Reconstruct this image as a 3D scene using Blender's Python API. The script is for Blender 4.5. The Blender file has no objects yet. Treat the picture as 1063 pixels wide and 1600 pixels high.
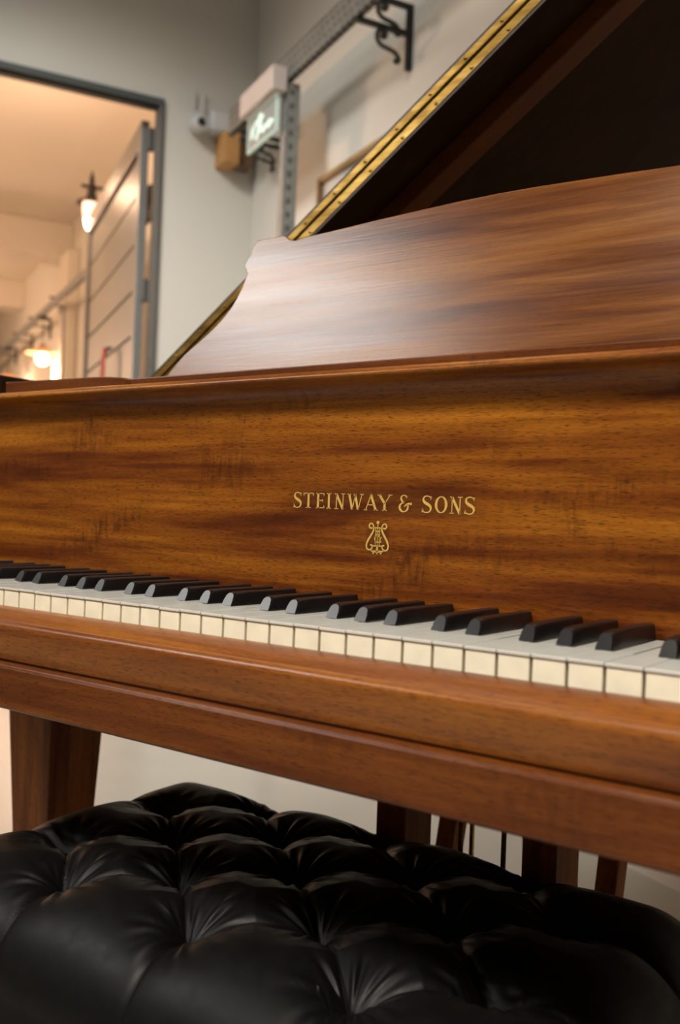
import bpy, bmesh, math, random
from mathutils import Vector, Matrix
random.seed(7)
sc = bpy.context.scene
COL = sc.collection
ZK = 0.72                       # height of the white key tops above the floor

# ------------------------------------------------------------------ camera
CAM = Vector((0.4631, -0.5556, ZK + 0.0824))
YAW, PITCH, ROLL = 0.6261, 0.0012, 0.0382
cd = bpy.data.cameras.new('camera')
cam = bpy.data.objects.new('camera', cd); COL.objects.link(cam)
cam.matrix_world = (Matrix.Translation(CAM) @ Matrix.Rotation(YAW, 4, 'Z')
                    @ Matrix.Rotation(math.pi/2 + PITCH, 4, 'X') @ Matrix.Rotation(ROLL, 4, 'Z'))
cd.sensor_fit = 'VERTICAL'; cd.sensor_height = 36.0; cd.lens = 33.787
cd.clip_start = 0.02; cd.clip_end = 60
cd.dof.use_dof = True; cd.dof.focus_distance = 0.86; cd.dof.aperture_fstop = 5.6
sc.camera = cam

# ------------------------------------------------------------------ room frame: u runs to the door wall, w to the cable-tray wall
A_ = math.radians(63.1); K = 1.27
U3 = Vector((-math.sin(A_), math.cos(A_), 0)); W3 = Vector((math.cos(A_), math.sin(A_), 0))
def R3(u, w, z): return CAM*1 + (U3*u + W3*w)*K + Vector((0, 0, (z - CAM.z)*K))
def RZ(z): return CAM.z + (z - CAM.z)*K
ROOM = Matrix.Translation((CAM.x, CAM.y, 0)) @ Matrix.Rotation(math.pi/2 + A_, 4, 'Z')   # local x = u, local -y = w
def RL(u, w, z): return Vector((u*K, -w*K, RZ(z)))     # real metres in the room's own axes

# ------------------------------------------------------------------ world, lights, exposure
wd = bpy.data.worlds.new('world'); sc.world = wd; wd.use_nodes = True
wd.node_tree.nodes['Background'].inputs[0].default_value = (0.80, 0.84, 0.90, 1)
wd.node_tree.nodes['Background'].inputs[1].default_value = 0.15
def area(name, loc, target, sx, sy, power, col):
    l = bpy.data.lights.new(name, 'AREA'); l.shape = 'RECTANGLE'; l.size = sx; l.size_y = sy
    l.energy = power; l.color = col
    o = bpy.data.objects.new(name, l); COL.objects.link(o)
    o.location = loc; o.rotation_euler = (Vector(target) - Vector(loc)).to_track_quat('-Z', 'Y').to_euler()
    return o
def point(name, loc, power, col, r=.05):
    l = bpy.data.lights.new(name, 'POINT'); l.energy = power; l.color = col; l.shadow_soft_size = r
    o = bpy.data.objects.new(name, l); COL.objects.link(o); o.location = loc
    return o
PALE = (1.0, 0.965, 0.91); WARM = (1.0, 0.61, 0.38)
def spread(o, deg): o.data.spread = math.radians(deg); return o
spread(area('desk_haze_fill', R3(1.70, -2.22, 2.66), R3(0.9, 0.55, 1.0), 1.35, 0.85, 20, PALE), 100)  # assumed source, unseen; narrow cone added to put haze on the desk
spread(area('assumed_ceiling_lamp', R3(-0.35, -0.85, 2.90), R3(0.1, 0.0, 0.7), 0.8, 0.8, 70, (1.0, .92, .80)), 105)  # overhead lamp assumed, out of view, added to light keys and fallboard
spread(area('wall_fill', R3(1.75, 0.55, 2.90), R3(2.25, 0.95, 0.5), 0.6, 0.6, 6, (1.0, .95, .86)), 130)  # unseen fill added to brighten the lower walls and floor
spread(area('door_wall_fill', R3(2.1, -0.2, 2.90), R3(3.35, 1.0, 0.6), 0.7, 0.7, 32, (1.0, .97, .92)), 82)  # added fill out of view; narrow cone leaves the upper door wall darker
point('corridor_fill', R3(4.6, -0.7, 2.0), 130, WARM, .12)  # extra light added out of view to warm the corridor
point('corridor_fill_far', R3(8.0, -0.3, 1.9), 90, WARM, .12)  # second added light, unseen, deeper in the corridor
sc.view_settings.view_transform = 'Standard'; sc.view_settings.look = 'None'
sc.view_settings.gamma = 1; sc.view_settings.use_curve_mapping = False
sc.view_settings.exposure = 0.0

# ------------------------------------------------------------------ materials
def newmat(name):
    m = bpy.data.materials.new(name); m.use_nodes = True
    nt = m.node_tree; return m, nt, nt.nodes['Principled BSDF']
def nd(nt, t, **kw):
    n = nt.nodes.new(t)
    for k, v in kw.items(): setattr(n, k, v)
    return n
def setin(n, **kw):
    for k, v in kw.items(): n.inputs[k.replace('_', ' ')].default_value = v
def coords(nt, scale, rot=(0, 0, 0), loc=(0, 0, 0)):
    tc = nd(nt, 'ShaderNodeTexCoord'); mp = nd(nt, 'ShaderNodeMapping')
    nt.links.new(tc.outputs['Object'], mp.inputs[0])
    mp.inputs['Scale'].default_value = scale; mp.inputs['Rotation'].default_value = rot; mp.inputs['Location'].default_value = loc
    return mp.outputs[0]
def noise(nt, vec, scale, detail=4, rough=.55, dist=0):
    n = nd(nt, 'ShaderNodeTexNoise'); nt.links.new(vec, n.inputs['Vector'])
    setin(n, Scale=scale, Detail=detail, Roughness=rough, Distortion=dist); return n.outputs['Fac']
def ramp(nt, fac, stops, interp='LINEAR'):
    r = nd(nt, 'ShaderNodeValToRGB'); nt.links.new(fac, r.inputs[0]); cr = r.color_ramp; cr.interpolation = interp
    while len(cr.elements) < len(stops): cr.elements.new(.5)
    for e, (p, c) in zip(cr.elements, stops):
        e.position = p; e.color = (*c, 1) if len(c) == 3 else c
    return r.outputs[0]
def mix(nt, fac, a, b, mode='MIX'):
    m = nd(nt, 'ShaderNodeMix', data_type='RGBA', blend_type=mode)
    for s, v in ((0, fac), (6, a), (7, b)):
        if hasattr(v, 'is_output'): nt.links.new(v, m.inputs[s])
        else: m.inputs[s].default_value = v if s == 0 else (*v, 1)
    return m.outputs[2]
def wood(name, axis, stops, rough=.3, seed=0.0, spec=.5, mottle=.5, pores=.6, coat=0.0, dist=.55):
    m, nt, b = newmat(name)
    a = {'x': 0, 'y': 1, 'z': 2}[axis]
    def sv(al, ac): v = [ac]*3; v[a] = al; return tuple(v)
    lo = (seed, seed*1.7, seed*.6)
    band = noise(nt, coords(nt, sv(1.6, 21), loc=lo), 1.0, 5, .62, dist)
    band2 = noise(nt, coords(nt, sv(3.2, 55), loc=lo), 1.0, 4, .6, .5)
    fib = noise(nt, coords(nt, sv(14, 420), loc=lo), 1.0, 3, .6)
    mx = nd(nt, 'ShaderNodeMath', operation='MULTIPLY_ADD'); nt.links.new(band2, mx.inputs[0]); mx.inputs[1].default_value = .38
    ad = nd(nt, 'ShaderNodeMath', operation='MULTIPLY'); nt.links.new(band, ad.inputs[0]); ad.inputs[1].default_value = .62
    nt.links.new(ad.outputs[0], mx.inputs[2])
    col = ramp(nt, mx.outputs[0], stops)
    # cross-grain mottle: short dark flame marks in patches
    mask = ramp(nt, noise(nt, coords(nt, sv(7, 16), loc=(seed+3, 1, 2)), 1.0, 3, .5, .4), [(.53, (0, 0, 0)), (.66, (1, 1, 1))])
    cross = ramp(nt, noise(nt, coords(nt, sv(130, 30), loc=lo), 1.0, 4, .65, .8), [(.42, (0, 0, 0)), (.66, (1, 1, 1))])
    mm = nd(nt, 'ShaderNodeMath', operation='MULTIPLY'); nt.links.new(mask, mm.inputs[0]); nt.links.new(cross, mm.inputs[1])
    mk = nd(nt, 'ShaderNodeMath', operation='MULTIPLY'); nt.links.new(mm.outputs[0], mk.inputs[0]); mk.inputs[1].default_value = mottle
    col = mix(nt, mk.outputs[0], col, stops[0][1])
    col = mix(nt, .55, col, ramp(nt, fib, [(.3, (.62, .58, .52)), (.7, (1.12, 1.1, 1.08))]), 'MULTIPLY')
    por = ramp(nt, noise(nt, coords(nt, sv(130, 1500), loc=(seed+9, 4, 1)), 1.0, 2, .5), [(.37, (1, 1, 1)), (.43, (0, 0, 0))])
    pk = nd(nt, 'ShaderNodeMath', operation='MULTIPLY'); nt.links.new(por, pk.inputs[0]); pk.inputs[1].default_value = pores
    dark = tuple(c*.45 for c in stops[0][1])
    col = mix(nt, pk.outputs[0], col, dark)
    nt.links.new(col, b.inputs['Base Color'])
    rr = ramp(nt, band2, [(.3, (rough*.9,)*3), (.7, (rough*1.15,)*3)]); nt.links.new(rr, b.inputs['Roughness'])
    b.inputs['Specular IOR Level'].default_value = spec
    b.inputs['Coat Weight'].default_value = coat; b.inputs['Coat Roughness'].default_value = rough*.8
    bp = nd(nt, 'ShaderNodeBump'); bp.inputs['Strength'].default_value = .06; bp.inputs['Distance'].default_value = .001
    nt.links.new(fib, bp.inputs['Height']); nt.links.new(bp.outputs[0], b.inputs['Normal'])
    return m
MAHOG = [(.34, (.046, .0095, .0021)), (.42, (.118, .0265, .0033)), (.50, (.225, .066, .0052)), (.62, (.36, .126, .0090))]
MAHOG_L = [(.33, (.058, .0135, .0025)), (.43, (.125, .0345, .0044)), (.52, (.20, .066, .0066)), (.64, (.28, .105, .0105))]
MAHOG_D = [(.30, (.036, .0085, .0025)), (.46, (.082, .0205, .0048)), (.60, (.130, .037, .0075)), (.75, (.175, .055, .011))]
MAHOG_R = [(.30, (.050, .0115, .0028)), (.46, (.112, .029, .0052)), (.60, (.175, .052, .0085)), (.75, (.23, .076, .012))]
MAHOG_S = [(.33, (.070, .016, .0038)), (.43, (.155, .039, .0060)), (.52, (.25, .075, .0090)), (.64, (.35, .122, .0138))]
M = {}
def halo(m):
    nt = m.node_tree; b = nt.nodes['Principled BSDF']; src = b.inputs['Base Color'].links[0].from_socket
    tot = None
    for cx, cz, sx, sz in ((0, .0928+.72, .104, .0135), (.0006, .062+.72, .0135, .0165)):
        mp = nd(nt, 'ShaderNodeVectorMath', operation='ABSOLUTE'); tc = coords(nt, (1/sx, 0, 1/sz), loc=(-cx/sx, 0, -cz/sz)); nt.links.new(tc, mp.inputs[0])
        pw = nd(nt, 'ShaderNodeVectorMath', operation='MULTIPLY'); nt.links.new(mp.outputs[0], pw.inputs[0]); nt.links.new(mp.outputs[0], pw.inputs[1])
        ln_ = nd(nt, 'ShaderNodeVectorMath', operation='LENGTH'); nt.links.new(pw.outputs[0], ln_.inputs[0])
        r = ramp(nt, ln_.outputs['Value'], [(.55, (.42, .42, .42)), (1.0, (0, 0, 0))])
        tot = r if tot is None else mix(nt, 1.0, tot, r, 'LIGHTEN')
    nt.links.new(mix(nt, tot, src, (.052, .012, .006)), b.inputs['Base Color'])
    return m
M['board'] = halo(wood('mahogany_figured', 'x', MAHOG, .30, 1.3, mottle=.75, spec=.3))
M['desk'] = wood('mahogany_desk', 'x', MAHOG_L, .245, 6.2, mottle=.2, coat=0, pores=.2, spec=.5, dist=.15)
M['rail'] = wood('mahogany_rail', 'x', MAHOG_R, .30, 11.7, mottle=.35, spec=.34)
M['slip'] = wood('mahogany_slip', 'x', MAHOG_S, .30, 21.4, mottle=.2, coat=.1, spec=.4)
M['leg'] = wood('mahogany_leg', 'z', MAHOG_S, .40, 4.4, mottle=.2, spec=.25)
M['case'] = wood('mahogany_case', 'y', MAHOG_D, .32, 8.1, mottle=.2)
M['under'] = wood('mahogany_shaded', 'x', [(.3, (.022, .0110, .0060)), (.5, (.034, .0170, .0085)), (.7, (.050, .026, .0135))], .6, 2.2, spec=.04, mottle=.1)  # same wood as the case, shade under the lid put into the colour
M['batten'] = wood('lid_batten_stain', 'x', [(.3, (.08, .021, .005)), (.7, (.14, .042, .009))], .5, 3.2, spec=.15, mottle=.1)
def plain(name, col, rough=.5, metal=0, var=.06, scale=8, spec=.5, bump=0):
    m, nt, b = newmat(name)
    f = noise(nt, coords(nt, (1, 1, 1)), scale, 4)
    c = ramp(nt, f, [(.3, tuple(x*(1-var) for x in col)), (.7, tuple(min(1, x*(1+var)) for x in col))])
    nt.links.new(c, b.inputs['Base Color']); setin(b, Roughness=rough, Metallic=metal); b.inputs['Specular IOR Level'].default_value = spec
    if bump:
        bp = nd(nt, 'ShaderNodeBump'); bp.inputs['Strength'].default_value = bump; bp.inputs['Distance'].default_value = .002
        nt.links.new(f, bp.inputs['Height']); nt.links.new(bp.outputs[0], b.inputs['Normal'])
    return m
def emit(name, col, s):
    m, nt, b = newmat(name)
    b.inputs['Base Color'].default_value = (*col, 1); b.inputs['Emission Color'].default_value = (*col, 1); b.inputs['Emission Strength'].default_value = s
    return m
M['gold'] = plain('gold_leaf', (.62, .405, .10), .45, .1, .08, 60)
M['ivory'] = plain('ivory_top', (.66, .66, .615), .16, 0, .04, 40)
M['ivory_edge'] = plain('ivory_front', (.92, .85, .67), .42, 0, .07, 55)
M['ebony'] = plain('ebony', (.009, .0085, .0095), .27, 0, .2, 60, .36)
M['gapdark'] = plain('key_bed_felt', (.03, .018, .012), .9)
M['lidedge'] = plain('lid_edge_dark', (.020, .010, .008), .45, 0, .15, 30)
M['lidlit'] = plain('lid_edge_lit', (.060, .042, .036), .5, 0, .15, 30)  # lid edge coloured lighter to stand for the light falling on it
M['pickled'] = plain('plate_gold', (.35, .22, .07), .4, .6)
M['black_iron'] = plain('black_iron', (.006, .006, .007), .5)
M['iron_grey'] = plain('grey_iron', (.045, .043, .038), .5)  # lighter grey than the black iron bars
M['galv'] = plain('galvanised_steel', (.27, .29, .285), .5, .35, .25, 35)
M['hole'] = plain('slot_dark', (.07, .08, .08), .8)
M['wall'] = plain('painted_wall', (.67, .645, .585), .75, 0, .025, 1.5, bump=.02)
M['wall_corr'] = plain('painted_corridor_wall', (.72, .66, .58), .7, 0, .02, 1.5)
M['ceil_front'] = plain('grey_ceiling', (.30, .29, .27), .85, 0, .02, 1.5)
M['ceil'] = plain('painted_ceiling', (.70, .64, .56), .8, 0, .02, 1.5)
M['frame'] = plain('grey_door_paint', (.075, .088, .090), .45, 0, .06, 10)
M['leaf'] = plain('grey_door_leaf_paint', (.21, .21, .20), .40, 0, .04, 6, .3)
M['groove'] = plain('door_groove', (.10, .10, .095), .6)
M['white_plastic'] = plain('white_plastic', (.60, .60, .60), .45)
M['pinkbox'] = plain('off_white_cover', (.57, .49, .45), .5)
M['lens'] = plain('dark_lens', (.02, .02, .022), .15)
M['plywood'] = plain('plywood', (.52, .27, .09), .6, 0, .12, 14)
M['plywood_dark'] = plain('plywood_shaded', (.16, .095, .05), .7, 0, .12, 14)  # plywood darkened in colour for the shaded part of the box
M['red'] = plain('red_fabric', (.55, .07, .06), .6)
M['picframe'] = plain('gilt_wood', (.33, .20, .07), .45)
M['picture'] = plain('mat_board', (.55, .52, .48), .6)
M['steel'] = plain('bench_steel', (.06, .06, .065), .35, .6)
M['bulb'] = emit('lit_bulb', (1.0, .72, .42), 9)
M['bulb_strong'] = emit('lit_bulb_strong', (1.0, .72, .42), 40)
M['glass_lit'] = emit('lit_bell_glass', (1.0, .66, .50), 1.5)
M['shade_lit'] = emit('lit_glass_shade', (1.0, .50, .25), .18)
M['assumed_pane'] = emit('assumed_pane_glow', (.93, .97, 1.0), 1.5)  # glow of a pane that is only assumed, never in view
def brass():
    m, nt, b = newmat('worn_brass')
    f = noise(nt, coords(nt, (5, 60, 60)), 1.0, 5, .65)
    c = ramp(nt, f, [(.3, (.14, .078, .018)), (.5, (.30, .18, .044)), (.72, (.50, .33, .10))])
    nt.links.new(c, b.inputs['Base Color']); setin(b, Metallic=1.0)
    nt.links.new(ramp(nt, noise(nt, coords(nt, (30, 30, 30)), 2.0, 3), [(.3, (.34,)*3), (.7, (.50,)*3)]), b.inputs['Roughness'])
    return m
M['brass'] = brass()
def leather():
    m, nt, b = newmat('black_leather')
    b.inputs['Base Color'].default_value = (.0034, .0032, .0032, 1)
    n1 = noise(nt, coords(nt, (1, 1, 1)), 700, 2, .5); n2 = noise(nt, coords(nt, (1, 1, 1)), 60, 4, .6)
    nt.links.new(ramp(nt, n2, [(.3, (.40,)*3), (.7, (.52,)*3)]), b.inputs['Roughness'])
    b.inputs['Specular IOR Level'].default_value = .17
    bp = nd(nt, 'ShaderNodeBump'); bp.inputs['Strength'].default_value = .10; bp.inputs['Distance'].default_value = .0006
    nt.links.new(n1, bp.inputs['Height']); nt.links.new(bp.outputs[0], b.inputs['Normal'])
    return m
M['leather'] = leather()
def floor_mat():
    m, nt, b = newmat('polished_concrete')
    n1 = noise(nt, coords(nt, (1, 1, 1)), 1.1, 6, .6, .3); n2 = noise(nt, coords(nt, (1, 1, 1)), 9, 5, .7)
    c = ramp(nt, n1, [(.3, (.36, .355, .325)), (.7, (.43, .425, .39))])
    c = mix(nt, ramp(nt, n2, [(.66, (0, 0, 0)), (.74, (.35, .35, .35))]), c, (.33, .30, .25))
    nt.links.new(c, b.inputs['Base Color']); setin(b, Roughness=.28)
    return m
M['floor'] = floor_mat()
def slotted(name, axis, pitch, zp, col):
    """galvanised steel with punched slots: pattern along the room's u or w axis and height"""
    m, nt, b = newmat(name)
    tc = nd(nt, 'ShaderNodeTexCoord'); mp = nd(nt, 'ShaderNodeMapping'); nt.links.new(tc.outputs['Object'], mp.inputs[0])
    mp.inputs['Rotation'].default_value = (0, 0, -(math.pi/2 + A_))
    sx = nd(nt, 'ShaderNodeSeparateXYZ'); nt.links.new(mp.outputs[0], sx.inputs[0])
    def band(sock, p, frac, shift=None):
        d = nd(nt, 'ShaderNodeMath', operation='DIVIDE'); nt.links.new(sock, d.inputs[0]); d.inputs[1].default_value = p
        o_ = d.outputs[0]
        if shift is not None:
            a = nd(nt, 'ShaderNodeMath', operation='ADD'); nt.links.new(o_, a.inputs[0]); nt.links.new(shift, a.inputs[1]); o_ = a.outputs[0]
        f = nd(nt, 'ShaderNodeMath', operation='FRACT'); nt.links.new(o_, f.inputs[0])
        l = nd(nt, 'ShaderNodeMath', operation='LESS_THAN'); nt.links.new(f.outputs[0], l.inputs[0]); l.inputs[1].default_value = frac
        fl = nd(nt, 'ShaderNodeMath', operation='FLOOR'); nt.links.new(o_, fl.inputs[0])
        h = nd(nt, 'ShaderNodeMath', operation='MULTIPLY'); nt.links.new(fl.outputs[0], h.inputs[0]); h.inputs[1].default_value = .5
        return l.outputs[0], h.outputs[0]
    bz, hz = band(sx.outputs[2], zp[0], zp[1])
    bu, _ = band(sx.outputs[axis], pitch[0], pitch[1], hz if axis == 0 else None)
    mu = nd(nt, 'ShaderNodeMath', operation='MULTIPLY'); nt.links.new(bz, mu.inputs[0]); nt.links.new(bu, mu.inputs[1])
    f = noise(nt, coords(nt, (1, 1, 1)), 30, 5, .7)
    c = ramp(nt, f, [(.3, tuple(x*.75 for x in col)), (.7, tuple(x*1.2 for x in col))])
    nt.links.new(mix(nt, mu.outputs[0], c, (.085, .088, .08)), b.inputs['Base Color']); setin(b, Roughness=.55, Metallic=.25)
    return m
M['galv_tray'] = slotted('slotted_tray_steel', 0, (.040, .5), (.034, .32), (.21, .21, .19))
M['galv_post'] = slotted('slotted_post_steel', 1, (.0535, .32), (.052, .42), (.26, .27, .255))
def exit_plate():
    m, nt, b = newmat('acrylic_sign_plate')
    setin(b, Roughness=.2); b.inputs['Base Color'].default_value = (.26, .265, .265, 1)
    b.inputs['Emission Color'].default_value = (.55, .66, .60, 1); b.inputs['Emission Strength'].default_value = .10
    return m
M['plate'] = exit_plate()
M['pict'] = emit('lit_pictogram', (.62, .80, .70), .55)
M['plate_rim'] = emit('lit_plate_edge', (.50, .66, .58), .22)

# ------------------------------------------------------------------ mesh helpers
class MB:
    def __init__(s): s.v = []; s.f = []; s.m = []
    def add(s, vs, fs, mi=0):
        o = len(s.v); s.v += [Vector(v) for v in vs]; s.f += [tuple(i+o for i in f) for f in fs]; s.m += [mi]*len(fs); return s
    def box(s, a, b, mi=0):
        x0, y0, z0 = a; x1, y1, z1 = b
        return s.add([(x0,y0,z0),(x1,y0,z0),(x1,y1,z0),(x0,y1,z0),(x0,y0,z1),(x1,y0,z1),(x1,y1,z1),(x0,y1,z1)],
                     [(3,2,1,0),(4,5,6,7),(0,1,5,4),(1,2,6,5),(2,3,7,6),(3,0,4,7)], mi)
    def prism(s, pts, lo, hi, axis='x', mi=0):
        """closed polygon pts (2-D) swept along axis"""
        n = len(pts); P = {'x': lambda t, p: (t, p[0], p[1]), 'y': lambda t, p: (p[0], t, p[1]), 'z': lambda t, p: (p[0], p[1], t)}[axis]
        vs = [P(lo, p) for p in pts] + [P(hi, p) for p in pts]
        fs = [tuple(range(n))[::-1], tuple(range(n, 2*n))] + [(i, (i+1) % n, n+(i+1) % n, n+i) for i in range(n)]
        return s.add(vs, fs, mi)
    def frustum(s, c0, h0, c1, h1, mi=0):
        """tapered rectangular bar: centre and half sizes (x,y) at two heights"""
        vs = []
        for c, h in ((c0, h0), (c1, h1)):
            vs += [(c[0]-h[0], c[1]-h[1], c[2]), (c[0]+h[0], c[1]-h[1], c[2]), (c[0]+h[0], c[1]+h[1], c[2]), (c[0]-h[0], c[1]+h[1], c[2])]
        return s.add(vs, [(3,2,1,0),(4,5,6,7),(0,1,5,4),(1,2,6,5),(2,3,7,6),(3,0,4,7)], mi)
    def tube(s, path, r, n=10, mi=0, cap=True):
        path = [Vector(p) for p in path]; rs = r if isinstance(r, (list, tuple)) else [r]*len(path)
        rings = []; prev = None
        for i, p in enumerate(path):
            t = (path[min(i+1, len(path)-1)] - path[max(i-1, 0)]).normalized()
            if prev is None:
                a = Vector((0, 0, 1)) if abs(t.z) < .9 else Vector((1, 0, 0)); prev = t.cross(a).normalized()
            x = (prev - t*prev.dot(t)).normalized(); prev = x; y = t.cross(x)
            rings.append([p + (x*math.cos(2*math.pi*k/n) + y*math.sin(2*math.pi*k/n))*rs[i] for k in range(n)])
        vs = [v for r_ in rings for v in r_]
        fs = [(i*n+k, i*n+(k+1) % n, (i+1)*n+(k+1) % n, (i+1)*n+k) for i in range(len(path)-1) for k in range(n)]
        if cap: fs += [tuple(range(n))[::-1], tuple(range(len(vs)-n, len(vs)))]
        return s.add(vs, fs, mi)
    def lathe(s, prof, c, axis=Vector((0, 0, 1)), n=24, mi=0):
        c = Vector(c); axis = Vector(axis).normalized(); q = axis.to_track_quat('Z', 'Y')
        vs = []; fs = []
        for r, h in prof:
            vs += [c + q @ Vector((r*math.cos(2*math.pi*k/n), r*math.sin(2*math.pi*k/n), h)) for k in range(n)]
        for i in range(len(prof)-1):
            fs += [(i*n+k, i*n+(k+1) % n, (i+1)*n+(k+1) % n, (i+1)*n+k) for k in range(n)]
        fs += [tuple(range(n))[::-1], tuple(range(len(vs)-n, len(vs)))]
        return s.add(vs, fs, mi)
    def build(s, name, mats, parent=None, bevel=0, smooth=False, seg=2, angle=35):
        if not isinstance(mats, (list, tuple)): mats = [mats]
        off = Vector((0, 0, 0)); p = parent; inv = Matrix.Identity(4)
        me = bpy.data.meshes.new(name)
        chain = Matrix.Identity(4)
        while p is not None:
            chain = p.matrix_basis @ chain; p = p.parent
        inv = chain.inverted()
        me.from_pydata([inv @ v for v in s.v], [], s.f); me.update()
        for m in mats: me.materials.append(m)
        for pl, mi in zip(me.polygons, s.m): pl.material_index = mi; pl.use_smooth = smooth
        bm = bmesh.new(); bm.from_mesh(me); bmesh.ops.recalc_face_normals(bm, faces=bm.faces); bm.to_mesh(me); bm.free()
        o = bpy.data.objects.new(name, me); COL.objects.link(o)
        if parent: o.parent = parent
        if bevel:
            b = o.modifiers.new('bevel', 'BEVEL'); b.width = bevel; b.segments = seg; b.limit_method = 'ANGLE'; b.angle_limit = math.radians(angle)
            b.harden_normals = False
        if smooth:
            try: me.set_sharp_from_angle(angle=math.radians(angle))
            except Exception: pass
        return o
    def xf(s, mat):
        s.v = [mat @ v for v in s.v]; return s
def thing(name, label, cat, loc=(0, 0, 0), group=None, basis=None):
    o = bpy.data.objects.new(name, None); COL.objects.link(o); o.empty_display_size = .05
    o.matrix_basis = basis if basis is not None else Matrix.Translation(loc)
    return tag(o, label, cat, group)
def tag(o, label, cat, group=None):
    o['label'] = label; o['category'] = cat
    if group: o['group'] = group
    return o
def struct(o, label=None):
    o['kind'] = 'structure'
    if label: o['label'] = label
    return o
def spline(pts, n=8, closed=False):
    out = []; m = len(pts)
    g = (lambda i: pts[i % m]) if closed else (lambda i: pts[max(0, min(m-1, i))])
    for i in range(m if closed else m-1):
        p0, p1, p2, p3 = (Vector(g(i+k)) for k in (-1, 0, 1, 2))
        for j in range(n):
            t = j/n
            out.append(.5*((2*p1) + (p2-p0)*t + (2*p0-5*p1+4*p2-p3)*t*t + (3*p1-p0-3*p2+p3)*t**3))
    if not closed: out.append(Vector(pts[-1]))
    return out
def ribbon(mb, path, widths, th, place):
    """flat stroke of varying width; path in 2-D, place(x,y,h) gives the 3-D point"""
    path = [Vector(p) for p in path]; n = len(path)
    if not isinstance(widths, (list, tuple)): widths = [widths]*n
    if len(widths) != n:
        widths = [widths[min(len(widths)-2, int(i/(n-1)*(len(widths)-1)))]*(1-((i/(n-1)*(len(widths)-1)) % 1 if i < n-1 else 1)) +
                  widths[min(len(widths)-2, int(i/(n-1)*(len(widths)-1)))+1]*((i/(n-1)*(len(widths)-1)) % 1 if i < n-1 else 1) for i in range(n)]
    vs = []
    for i, p in enumerate(path):
        t = (path[min(i+1, n-1)] - path[max(i-1, 0)]).normalized(); nn = Vector((-t.y, t.x))
        for s_ in (-1, 1):
            q = p + nn*widths[i]*.5*s_
            vs += [place(q.x, q.y, 0), place(q.x, q.y, th)]
    fs = []
    for i in range(n-1):
        a = i*4; b = a+4
        fs += [(a+1, a+3, b+3, b+1), (a, b, b+2, a+2), (a, a+1, b+1, b), (a+2, b+2, b+3, a+3)]
    fs += [(0, 2, 3, 1), (n*4-4, n*4-3, n*4-1, n*4-2)]
    mb.add(vs, fs)

# ================================================================== THE SETTING
def room(mb, name, mat, **kw):
    return mb.xf(ROOM).build(name, mat, None, **kw)
def rb(mb, u0, w0, z0, u1, w1, z1, mi=0):
    """box in room coordinates (u,w in units of K metres; z in photo units)"""
    a = RL(min(u0, u1), max(w0, w1), min(z0, z1)); b = RL(max(u0, u1), min(w0, w1), max(z0, z1))
    return mb.box(a, b, mi)
ZF = CAM.z - CAM.z/K            # photo-unit height of the floor
UD = 3.35; WR = 1.305; WL = -2.3; UB = -2.2; UE = 13.5; ZC = 2.95; ZC2 = 2.69
D0, D1, DT = -0.56, 0.943, 2.222      # door opening
TH = .12; TB = .055
struct(room(rb(MB(), UB-TH, WL-TH, ZF-.08, UE+TH, WR+TH, ZF), 'floor', M['floor']))
struct(room(rb(MB(), UB, WR, ZF, UE, WR+TH, ZC), 'wall_right', M['wall']))
m = MB()
rb(m, UD, D1, ZF, UD+TB, WR-.0005, ZC); rb(m, UD, WL, ZF, UD+TB, D0, ZC); rb(m, UD, D0, DT, UD+TB, D1, ZC)
struct(room(m, 'wall_back', M['wall']))
# left wall with an assumed wide window, out of view, added for the desk's haze
m = MB(); W0, W1, S0, S1 = 0.98, 2.42, 2.35, 2.93
rb(m, UB, WL-TH, ZF, W0, WL, ZC); rb(m, W1, WL-TH, ZF, UD+TH, WL, ZC); rb(m, W0, WL-TH, ZF, W1, WL, S0); rb(m, W0, WL-TH, S1, W1, WL, ZC)
struct(room(m, 'wall_left', M['wall']))
struct(room(rb(MB(), UB-TH, WL-TH, ZF, UB, WR+TH, ZC), 'wall_front', M['wall']))
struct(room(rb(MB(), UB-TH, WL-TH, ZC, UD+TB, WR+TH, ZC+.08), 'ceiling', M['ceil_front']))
win = bpy.data.objects.new('assumed_window_1', None); COL.objects.link(win); win.matrix_basis = Matrix.Translation(R3((W0+W1)/2, WL, S0)); struct(win)  # assumed opening, set high where the desk would mirror it
m = MB()
for a in (W0, W1-.04): rb(m, a, WL-TH, S0, a+.04, WL+.01, S1)
rb(m, W0, WL-TH, S0, W1, WL+.02, S0+.04); rb(m, W0, WL-TH, S1-.04, W1, WL+.01, S1)
for k in (1, 2): a = W0+(W1-W0)*k/3; rb(m, a-.015, WL-TH+.02, S0, a+.015, WL-.02, S1)
m.xf(ROOM).build('assumed_window_frame', M['frame'], win, bevel=.004)
rb(MB(), W0, WL-TH*.7, S0+.03, W1, WL-TH*.65, S1-.03).xf(ROOM).build('assumed_window_pane', M['assumed_pane'], win)  # glowing sheet added behind the assumed frame
# corridor beyond the door
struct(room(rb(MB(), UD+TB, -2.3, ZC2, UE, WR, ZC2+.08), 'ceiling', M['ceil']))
struct(room(rb(MB(), UD+TB, -2.3-TH, ZF, UE, -2.3, ZC2+.08), 'wall_left', M['wall_corr']))
struct(room(rb(MB(), UE, -2.3-TH, ZF, UE+TH, WR+TH, ZC2+.08), 'wall_back', M['wall_corr']))
ti = 1
for u in (6.66, 8.6, 10.4, 12.0):
    struct(room(rb(MB(), u, -2.3, 2.455, u+.28, WR, ZC2), 'trim_%d' % ti, M['ceil'], bevel=.01)); ti += 1
struct(room(rb(MB(), 6.40, WR-.075, ZF, 6.66, WR, 2.455), 'trim_%d' % ti, M['wall_corr'], bevel=.01)); ti += 1

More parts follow.
